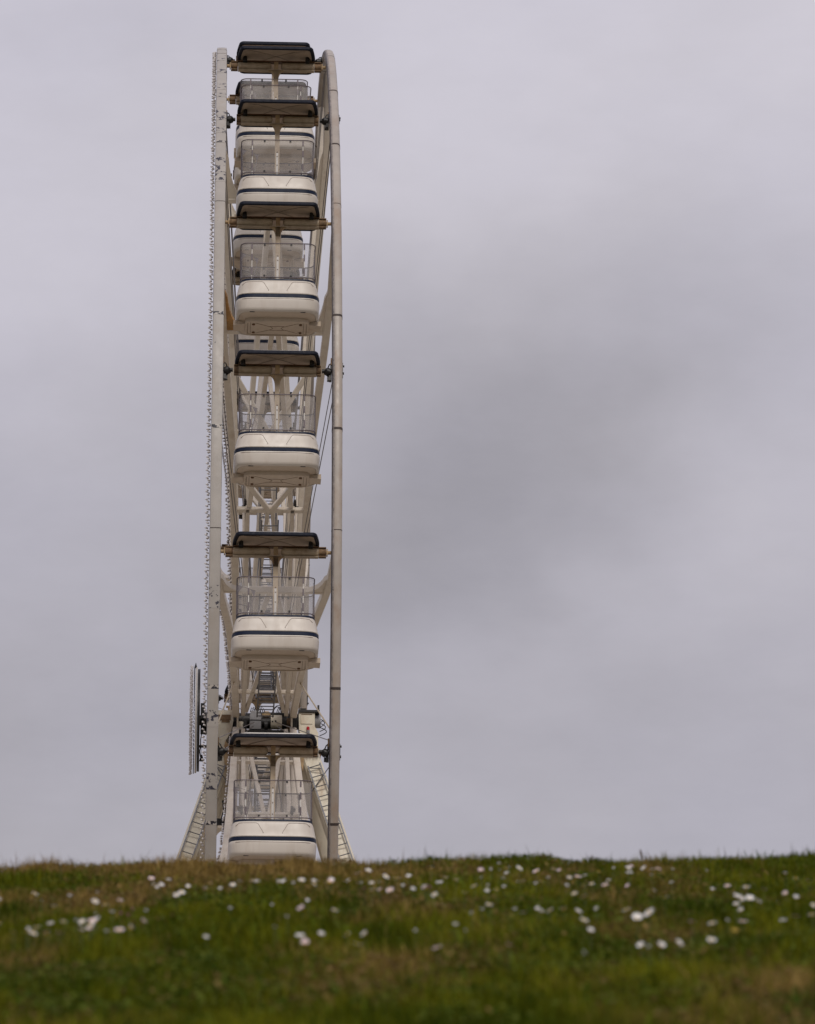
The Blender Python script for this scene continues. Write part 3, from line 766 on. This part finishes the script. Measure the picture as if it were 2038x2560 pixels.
for k in range(4):
    hose([hp(-.72 + .05 * k, -.40, -.05), hp(-.66 + .05 * k, -.5, -.16 - .03 * k), hp(-.56 + .03 * k, -.44, -.30)], .013)
    hose([hp(.66 + .05 * k, -.42, .16 - .05 * k), hp(.74 + .03 * k, -.5, .02), hp(.68 + .06 * k, -.45, -.30)], .014)
hose([hp(-.98 + .20 * math.sin(t), -.5, -1.95 + .26 * math.cos(t)) for t in np.linspace(.1, PI * 1.1, 12)], .028)
for k in range(4): hose([hp(-1.02 + .05 * k, -.5, -2.2), hp(-1.0 + .06 * k, -.55, -2.45 - .05 * k), hp(-1.08 + .07 * k, -.5, -2.75 - .04 * k)], .017)
MB().box(hp(-1.06, -.45, -2.72), (.22, .1, .16)).build('valve_block', 'black', stand)

# ------------------------------------------------------------------ turf
def smooth_noise(x, y, s, seed):
    r = np.random.default_rng(seed); g = r.random((256, 256))
    u, v = np.asarray(x) / s + 100.3, np.asarray(y) / s + 57.7
    i, j = np.floor(u).astype(int), np.floor(v).astype(int); a, b = u - i, v - j
    a = a * a * (3 - 2 * a); b = b * b * (3 - 2 * b); i %= 256; j %= 256; i1, j1 = (i + 1) % 256, (j + 1) % 256
    return (g[i, j] * (1 - a) + g[i1, j] * a) * (1 - b) + (g[i, j1] * (1 - a) + g[i1, j1] * a) * b
def dryness(x, y):
    d = .40 * smooth_noise(x, y * .30, .42, 1) + .38 * smooth_noise(x, y * .25, .13, 2) + .22 * smooth_noise(x, y * .4, .9, 3)
    crest = np.clip((y - 15.6) / .9, 0, 1)
    px = x / (y * .0895)                                   # -1 .. 1 across the slope
    d = d + crest * (.22 * np.clip((.25 - px) / .35, -.2, 1))
    d = d + .09 * np.clip((10.2 - y) / 1.5, 0, 1)
    for (cx, cy, sx, sy, h) in HUMPS[:5]: d = d + .25 * np.exp(-((x - cx) / (sx * 1.4)) ** 2 - ((y - cy) / (sy * 1.6)) ** 2)
    return d
def blades(n, xr, yr, lmin, lmax, wid):
    y = rng.uniform(yr[0], yr[1], n); x = xr(y) * rng.uniform(-1, 1, n)
    keep = smooth_noise(x, y * .35, .08, 11) * .6 + smooth_noise(x, y * .5, .3, 12) * .4 + rng.uniform(-.25, .25, n) > .36
    x, y = x[keep], y[keep]; n = len(x)
    d = dryness(x, y) + rng.normal(0, .08, n); dry = np.clip((d - .60) / .17, 0, 1)
    L = rng.uniform(lmin, lmax, n) * (.42 + .75 * smooth_noise(x, y * .5, .11, 5) + .45 * smooth_noise(x, y * .4, .34, 6)) * np.where(rng.random(n) < .012, 1.6, 1.0)
    for (cx, cy, sx, sy, h) in HUMPS[:5]: L = L * (1 + .35 * np.exp(-((x - cx) / sx) ** 2 - ((y - cy) / sy) ** 2))
    w = wid * rng.uniform(.6, 1.4, n)
    az = rng.uniform(0, 2 * PI, n); lean = np.abs(rng.normal(.55, .50, n)) + .3 * dry * rng.random(n)
    lean = np.minimum(lean, 1.3)
    face = az + PI / 2 + rng.normal(0, .4, n)
    z = hill(x, y) - .004
    P = np.stack([x, y, z], -1)
    dv = np.stack([np.sin(lean) * np.cos(az), np.sin(lean) * np.sin(az), np.cos(lean)], -1)
    lean2 = lean * 1.7
    dv2 = np.stack([np.sin(lean2) * np.cos(az), np.sin(lean2) * np.sin(az), np.cos(lean2)], -1)
    sdv = np.stack([np.cos(face), np.sin(face), np.zeros(n)], -1) * (w / 2)[:, None]
    m = P + dv * (L * .55)[:, None]; tip = m + dv2 * (L * .45)[:, None]
    V = np.stack([P - sdv, P + sdv, m + sdv * .8, m - sdv * .8, tip], 1).reshape(-1, 3)
    b = np.arange(n)[:, None] * 5
    loops = np.concatenate([b + np.array([[0, 1, 2]]), b + np.array([[0, 2, 3]]), b + np.array([[3, 2, 4]])], 1).reshape(-1)
    hue = smooth_noise(x, y * .3, .12, 8)[:, None] * .45 + smooth_noise(x, y * .4, .4, 9)[:, None] * .25 + rng.random((n, 1)) * .3
    hue = np.clip((hue - .5) * 2.1 + .5, 0, 1)
    g = (1 - hue) * np.array([[.030, .048, .0015]]) + hue * np.array([[.165, .165, .009]])
    fresh = (rng.random((n, 1)) < .08) * (dry[:, None] < .4)
    g = g * (1 - fresh) + fresh * np.array([[.12, .17, .015]])
    t = rng.random((n, 1))
    br = (1 - t) * np.array([[.17, .105, .024]]) + t * np.array([[.36, .25, .085]])
    c = g * (1 - dry[:, None]) + br * dry[:, None]
    c = c * rng.uniform(.75, 1.25, (n, 1))
    return V, loops, np.repeat(np.concatenate([c, np.ones((n, 1))], 1), 5, 0), n
parts_ = [blades(210000, lambda y: y * .0895 + .30, (6.2, 18.6), .028, .060, .0036),
          blades(330000, lambda y: y * .0895 + 2.3, (4.0, 18.8), .028, .060, .0042),
          blades(110000, lambda y: y * .0 + 9.0, (3.0, 19.5), .034, .066, .0065),
          blades(34000, lambda y: y * .0895 + .25, (16.4, 18.3), .024, .058, .0030)]
Vs, Ls, Cs, off = [], [], [], 0
for V, l, c, n in parts_:
    Vs.append(V); Ls.append(l + off); Cs.append(c); off += len(V)
V = np.concatenate(Vs).astype(np.float32); Lp = np.concatenate(Ls).astype(np.int32); Cc = np.concatenate(Cs).astype(np.float32)
gme = bpy.data.meshes.new('turf_grass'); nt = len(Lp) // 3
gme.vertices.add(len(V)); gme.vertices.foreach_set('co', V.reshape(-1))
gme.loops.add(len(Lp)); gme.loops.foreach_set('vertex_index', Lp)
gme.polygons.add(nt); gme.polygons.foreach_set('loop_start', np.arange(0, nt * 3, 3, dtype=np.int32))
gme.update(calc_edges=True)
at = gme.attributes.new('blade_colour', 'FLOAT_COLOR', 'POINT'); at.data.foreach_set('color', Cc.reshape(-1))
bm_ = bpy.data.materials.new('grass_blade'); t_, p_ = nodes(bm_)
an = t_.nodes.new('ShaderNodeAttribute'); an.attribute_name = 'blade_colour'
t_.links.new(an.outputs['Color'], p_.inputs['Base Color']); p_.inputs['Roughness'].default_value = .6; p_.inputs['Specular IOR Level'].default_value = .03
tl = t_.nodes.new('ShaderNodeBsdfTranslucent'); t_.links.new(an.outputs['Color'], tl.inputs[0])
ms = t_.nodes.new('ShaderNodeMixShader'); ms.inputs[0].default_value = .30
t_.links.new(p_.outputs[0], ms.inputs[1]); t_.links.new(tl.outputs[0], ms.inputs[2]); t_.links.new(ms.outputs[0], t_.nodes['Material Output'].inputs[0])
gme.materials.append(bm_)
tag(link('turf_grass', gme), 'short turf grass, green with dead brown patches along the crest', 'grass', kind='stuff')

# clover, moss and daisy leaves between the blades
def leaves(n, mar):
    y = rng.uniform(5.0, 18.4, n); x = (y * .0895 + mar) * rng.uniform(-1, 1, n)
    keep = smooth_noise(x, y * .4, .10, 31) * .6 + smooth_noise(x, y * .4, .5, 32) * .4 > .50
    x, y = x[keep], y[keep]; n = len(x)
    r = rng.uniform(.0025, .0065, n); z = hill(x, y) + rng.uniform(.012, .046, n) * (.5 + .7 * smooth_noise(x, y * .5, .11, 5))
    nt_ = rng.uniform(0, 1.2, n); na = rng.uniform(0, 2 * PI, n)
    N_ = np.stack([np.sin(nt_) * np.cos(na), np.sin(nt_) * np.sin(na), np.cos(nt_)], -1)
    U = np.cross(N_, np.array([[.3, .2, 1.0]])); U /= np.linalg.norm(U, axis=1)[:, None] + 1e-9; W = np.cross(N_, U)
    c = np.stack([x, y, z], -1); vs = []
    for k in range(5):
        a = 2 * PI * k / 5; vs.append(c + (U * math.cos(a) * 1.3 + W * math.sin(a)) * r[:, None])
    V = np.stack(vs, 1).reshape(-1, 3); b = np.arange(n)[:, None] * 5
    loops = np.concatenate([b + np.array([[0, 1, 2]]), b + np.array([[0, 2, 3]]), b + np.array([[0, 3, 4]])], 1).reshape(-1)
    t = rng.random((n, 1)); col = (1 - t) * np.array([[.030, .065, .003]]) + t * np.array([[.15, .175, .03]])
    dead = (rng.random((n, 1)) < np.clip((dryness(x, y)[:, None] - .48) * 3, .05, .9)); col = col * (1 - dead) + dead * np.array([[.20, .135, .05]]) * rng.uniform(.5, 1.4, (n, 1))
    return V.astype(np.float32), loops.astype(np.int32), np.repeat(np.concatenate([col, np.ones((n, 1))], 1), 5, 0).astype(np.float32)
la, lb = leaves(110000, .3), leaves(120000, 2.3)
lv, ll, lc = np.concatenate([la[0], lb[0]]), np.concatenate([la[1], lb[1] + len(la[0])]), np.concatenate([la[2], lb[2]])
lme = bpy.data.meshes.new('ground_cover_leaves'); nt = len(ll) // 3
lme.vertices.add(len(lv)); lme.vertices.foreach_set('co', lv.reshape(-1)); lme.loops.add(len(ll)); lme.loops.foreach_set('vertex_index', ll)
lme.polygons.add(nt); lme.polygons.foreach_set('loop_start', np.arange(0, nt * 3, 3, dtype=np.int32)); lme.update(calc_edges=True)
at = lme.attributes.new('blade_colour', 'FLOAT_COLOR', 'POINT'); at.data.foreach_set('color', lc.reshape(-1)); lme.materials.append(bm_)
tag(link('ground_cover_leaves', lme), 'small clover and daisy leaves growing low between the grass blades', 'ground cover', kind='stuff')

# one dark seed stalk and a tuft of broad blades stand out against the sky
def on_slope(px, y): return (px - 1019) / 11653 * y / math.cos(.2105)
def tall_blade(mb, x, y, L, w, lx, curve=.2):
    z = float(hill(x, y)) - .003; pts = [(x + lx * L * t + curve * L * t * t * lx, y, z + L * t) for t in (0, .3, .6, .85, 1)]
    ws = [w, w * 1.1, w * .9, w * .5, .0004]
    rings = [[Vector((p[0] - a / 2, p[1] - .0006, p[2])), Vector((p[0] + a / 2, p[1] - .0006, p[2])), Vector((p[0] + a / 2, p[1] + .0006, p[2])), Vector((p[0] - a / 2, p[1] + .0006, p[2]))] for p, a in zip(pts, ws)]
    mb.loft(rings)
M['leafgreen'] = mat('broad_grass_blade', (.045, .085, .012), .5, 0, .3, 40, spec=.3)
M['stalk'] = mat('seed_stalk', (.07, .045, .022), .8, 0, .3, 40)
yS = 17.35; xS = on_slope(1606, yS); zS = float(hill(xS, yS))
sk = MB().tube([(xS + .006, yS, zS), (xS + .004, yS, zS + .04), (xS, yS, zS + .055)], .0022, 6).build('seed_stalk', 'stalk')
tag(sk, 'dark upright seed stalk standing alone above the crest against the sky', 'plant')
MB().tube([(xS, yS, zS + .052), (xS - .002, yS, zS + .065), (xS - .005, yS, zS + .080), (xS - .007, yS, zS + .088)], [.0035, .0048, .0035, .0008], 7).build('seed_head', 'stalk', sk)
for px, n, lab in ((1886, 7, 'tuft of broad green grass blades on the crest below the open sky'), (1008, 4, 'thin pair of upright grass blades on the crest just beyond the leg'),):
    mb = MB(); x0 = on_slope(px, 17.3)
    for i in range(n): tall_blade(mb, x0 + random.uniform(-.05, .05), 17.3 + random.uniform(-.1, .1), random.uniform(.055, .085) if n > 5 else random.uniform(.05, .07), .0055 if n > 5 else .003, random.uniform(-.5, .7))
    tag(mb.build('grass_tuft', 'leafgreen'), lab, 'grass tuft')

# ------------------------------------------------------------------ daisies
M['petal'] = mat('white_petals', (.74, .725, .73), .6, 0, .06, 200)
M['petal_pink'] = mat('pink_tipped_petals', (.74, .60, .65), .6, 0, .2, 200)
M['petal_rose'] = mat('rose_petals', (.56, .22, .36), .6, 0, .25, 200)
M['petal_yellow'] = mat('yellow_petals', (.33, .225, .03), .6, 0, .2, 200)
M['eye'] = mat('yellow_florets', (.62, .40, .02), .7, 0, .2, 300)
M['stem'] = mat('flower_stem', (.06, .085, .02), .7, 0, .2, 60)
def petals_mesh(mname, r, cup, n=17):
    mb = MB()
    for i in range(n):
        a = 2 * PI * i / n + random.uniform(-.06, .06); l = r * random.uniform(.88, 1.05); c, s_ = math.cos(a), math.sin(a)
        lift = cup + random.uniform(-.12, .12); ww = r * .20
        def P(t, s2): return Vector((c * l * t * math.cos(lift) - s_ * s2, s_ * l * t * math.cos(lift) + c * s2, l * t * math.sin(lift) + .0006 * (i % 2)))
        vs = [P(.22, -ww * .5), P(.22, ww * .5), P(.7, ww), P(1.0, ww * .45), P(1.0, -ww * .45), P(.7, -ww)]
        mb.add(vs, [(0, 1, 2, 5), (5, 2, 3, 4)])
    return mb.mesh('petals', mname)
def eye_mesh(r):
    return MB().loft([[Vector((r * q * math.cos(a), r * q * math.sin(a), z * r)) for a in np.linspace(0, 2 * PI, 8, endpoint=False)] for q, z in ((.34, -.05), (.38, .10), (.28, .24), (.12, .30))]).mesh('flower_eye', 'eye')
STEM = MB().tube([(0, 0, -.080), (.002, .001, -.03), (0, 0, 0)], .0012, 5).mesh('stem', 'stem')
EYE_ME = eye_mesh(.0120)
KIND = {'w': [petals_mesh('petal', .0122, c) for c in (.15, .45, .05, .7)], 'b': [petals_mesh('petal', .0160, c) for c in (.1, .35)],
        'q': [petals_mesh('petal_pink', .0130, c) for c in (.25, .6)], 's': [petals_mesh('petal', .0085, c) for c in (.9, .5)],
        'p': [petals_mesh('petal_rose', .0100, c) for c in (.9, 1.1)], 'y': [petals_mesh('petal_yellow', .0125, .3, 14)]}
LOOK = {'w': 'white daisy', 'b': 'big white daisy', 'q': 'pink tinged daisy', 's': 'small pale daisy', 'p': 'rose pink daisy', 'y': 'yellow flower'}
D = [(-1.159, 13.02, 'w'), (-0.774, 14.02, 'w'), (-0.752, 14.01, 'w'), (-0.752, 14.44, 'w'), (-0.672, 14.09, 'w'), (-0.67, 13.64, 'w'), (-0.601, 13.61, 'p'), (-0.656, 13.05, 'w'), (-0.548, 13.48, 's'), (-0.532, 14.57, 'w'), (-0.442, 13.53, 'w'), (-0.391, 14, 'w'), (-0.373, 14.49, 'w'), (-0.376, 14.13, 'w'), (-0.334, 13.49, 's'), (-0.299, 14.75, 'w'), (-0.232, 14.1, 'w'), (-0.227, 13.4, 'y'), (-0.173, 13.52, 'w'), (-0.155, 14.75, 'q'), (-0.147, 13.88, 'q'), (-0.104, 13.64, 'w'), (-0.083, 13.48, 's'), (-0.098, 12.94, 'w'), (-0.12, 12.94, 'p'), (-0.046, 12.88, 'q'), (-0.031, 14.31, 'w'), (-0.96, 13.04, 's'), (-0.966, 12.56, 'w'), (-1.018, 12.77, 's'), (-0.848, 12.48, 'w'), (-0.808, 12.29, 'w'), (-0.727, 11.67, 'p'), (-0.717, 12.03, 'p'), (-0.697, 11.49, 'p'), (-0.766, 11.33, 'b'), (-0.791, 11.19, 'w'), (-0.747, 10.8, 'q'), (-0.68, 10.41, 's'), (-0.651, 10.41, 'q'), (-0.646, 10.73, 'w'), (-0.632, 11, 'q'), (-0.862, 11.11, 'w'), (-0.832, 11.13, 'w'), (-0.82, 10.45, 'q'), (-0.791, 10.48, 'q'), (-0.851, 10.46, 'w'), (-0.878, 10.64, 's'), (-1.001, 11.26, 'w'), (-0.36, 12.24, 's'), (-0.272, 12.57, 's'), (-0.46, 11.94, 's'), (-0.286, 10.97, 's'), (-0.307, 10.7, 's'), (-0.18, 11.52, 'w'), (-0.236, 10.18, 'b'), (-0.192, 10.26, 'w'), (-0.133, 10.31, 'w'), (-0.093, 10.26, 'w'), (-0.102, 9.63, 'w'), (-0.218, 9.88, 'q'), (-0.463, 9.1, 's'), (-0.273, 8.28, 's'), (-1.197, 15.81, 's'), (-0.452, 10.35, 's'), (0.08, 14.88, 'w'), (0.122, 14.16, 'w'), (0.053, 13.63, 'w'), (0.066, 13.14, 'p'), (0.007, 14.22, 'w'), (0.204, 13.78, 'w'), (0.239, 14.71, 'q'), (0.232, 14.16, 's'), (0.314, 15.55, 'w'), (0.32, 14.62, 'w'), (0.367, 14.9, 'b'), (0.35, 14.05, 'b'), (0.422, 14.87, 'q'), (0.284, 13.32, 'w'), (0.16, 12.64, 'w'), (0.095, 12.13, 'w'), (0.217, 12.03, 'w'), (0.166, 11.67, 's'), (0.299, 11.72, 'b'), (0.335, 11.71, 'w'), (0.397, 11.6, 'q'), (0.45, 14.53, 's'), (0.388, 13.76, 's'), (0.544, 14.55, 'q'), (0.56, 14.37, 'w'), (0.619, 14.71, 'w'), (0.63, 14.26, 'w'), (0.706, 15.58, 's'), (0.51, 13.22, 'w'), (0.551, 13.62, 'w'), (0.577, 13.29, 'q'), (0.469, 12.84, 'w'), (0.446, 11.95, 'w'), (0.708, 14.54, 'b'), (0.772, 14.86, 'w'), (0.802, 14.92, 'w'), (0.813, 14.79, 'q'), (0.647, 13.36, 'q'), (0.712, 13.19, 'w'), (0.568, 11.83, 'w'), (0.697, 12.36, 'b'), (0.903, 13.5, 'w'), (0.979, 13.18, 'w'), (0.966, 14.75, 's'), (1.156, 13.96, 'w'), (1.175, 13.81, 'w'), (1.001, 16.07, 's'), (0.876, 12.14, 'b'), (0.896, 11.96, 'b'), (0.91, 11.87, 'w'), (0.85, 11.65, 'w'), (1.02, 12, 'w'), (1.049, 11.82, 'w'), (0.779, 11.14, 's'), (0.808, 11.02, 'q'), (0.909, 11.07, 'b'), (0.913, 10.75, 'q'), (0.949, 10.74, 'w'), (0.546, 10.86, 'b'), (0.583, 11.02, 'b'), (0.701, 10.52, 'w'), (0.657, 10.56, 'q'), (0.419, 10.83, 'w'), (0.42, 10.5, 'w'), (0.512, 9.99, 'w'), (0.526, 9.96, 's'), (0.549, 9.92, 'w'), (0.59, 9.97, 'w'), (0.66, 9.93, 'w'), (0.715, 9.99, 'y'), (0.363, 9.44, 's'), (0.114, 10.71, 's'), (0.131, 10.32, 's'), (0.066, 9.76, 'q'), (0.217, 9.72, 'q'), (0.019, 10.29, 's'), (0.574, 7.54, 's'), (0.097, 7.84, 's'), (0.094, 13.9, 's'), (0.151, 14.15, 'w')]
def zone(x, y):
    px = 1019 + x * 11653 / y
    c = ('past the light disc' if px < 445 else 'under the wheel' if px < 880 else 'under the open sky' if px < 1330 else 'under the seed stalk' if px < 1720 else 'under the broad tuft')
    r = 'in the upper row' if y > 14.0 else 'in the middle row' if y > 12.0 else 'in the lower row'
    return r, c
rD = random.Random(5)
D = [d for d in D if d[1] > 9.15]
D = D + [(round(x + rD.gauss(0, .03 + .004 * (y - 8)), 3), round(min(16.6, y + rD.gauss(.1, .22)), 2), rD.choice('sswq')) for x, y, t in rD.sample([d for d in D if d[1] > 11.2], 62)]
D = D + [(round(x + rD.gauss(0, .035), 3), round(y + rD.gauss(0, .18), 2), rD.choice('qwqsw')) for x, y, t in [d for d in D if -1.02 < d[0] < -.70 and 9.7 < d[1] < 11.2][:13]]
ORD = ['first', 'second', 'third', 'fourth', 'fifth', 'sixth', 'seventh', 'eighth', 'ninth', 'tenth', 'eleventh', 'twelfth', 'thirteenth', 'fourteenth', 'fifteenth', 'sixteenth', 'seventeenth', 'eighteenth', 'nineteenth', 'twentieth', 'twenty-first', 'twenty-second', 'twenty-third', 'twenty-fourth']
bins = {}
for i, (x, y, t) in enumerate(D): bins.setdefault((t,) + zone(x, y), []).append(i)
lab = {}
for (t, r, c), ids in bins.items():
    ids.sort(key=lambda i: D[i][0] / D[i][1] * (-1 if c == 'past the light disc' else 1))
    for n, i in enumerate(ids):
        how = 'from the bulb string side' if c == 'under the wheel' else 'out from the wheel'
        lab[i] = f'{LOOK[t]} {r} {c}' if len(ids) == 1 else f'{LOOK[t]}, {ORD[n]} {how} {r} {c}'
        if len(lab[i].split()) > 16: lab[i] = lab[i].replace('in the ', 'in ', 1)
for i, (x, y, t) in enumerate(D):
    r = empty('yellow_flower' if t == 'y' else 'daisy', (x, y, float(hill(x, y)) + random.uniform(.061, .073)))
    tilt = random.uniform(.1, .9) if t != 'p' else random.uniform(0, .4)
    turn = random.gauss(0, .8)                       # most heads lean down the slope, to the light
    r.rotation_euler = (tilt, 0, turn)
    link('petals', random.choice(KIND[t]), r)
    if t not in 'ps': link('flower_eye', EYE_ME, r)
    st_ = link('stem', STEM, r)
    st_.matrix_local = Matrix.LocRotScale(None, r.rotation_euler.to_quaternion().inverted(), None)
    s = random.uniform(.68, 1.0); r.scale = (s, s, s) if t != 'y' else (.8, .8, .8)
    if t == 'y': r.location.z += .001; r.rotation_euler = (.5, 0, .1)
    tag(r, lab[i], 'flower' if t == 'y' else 'daisy', 'flowers growing in the turf')
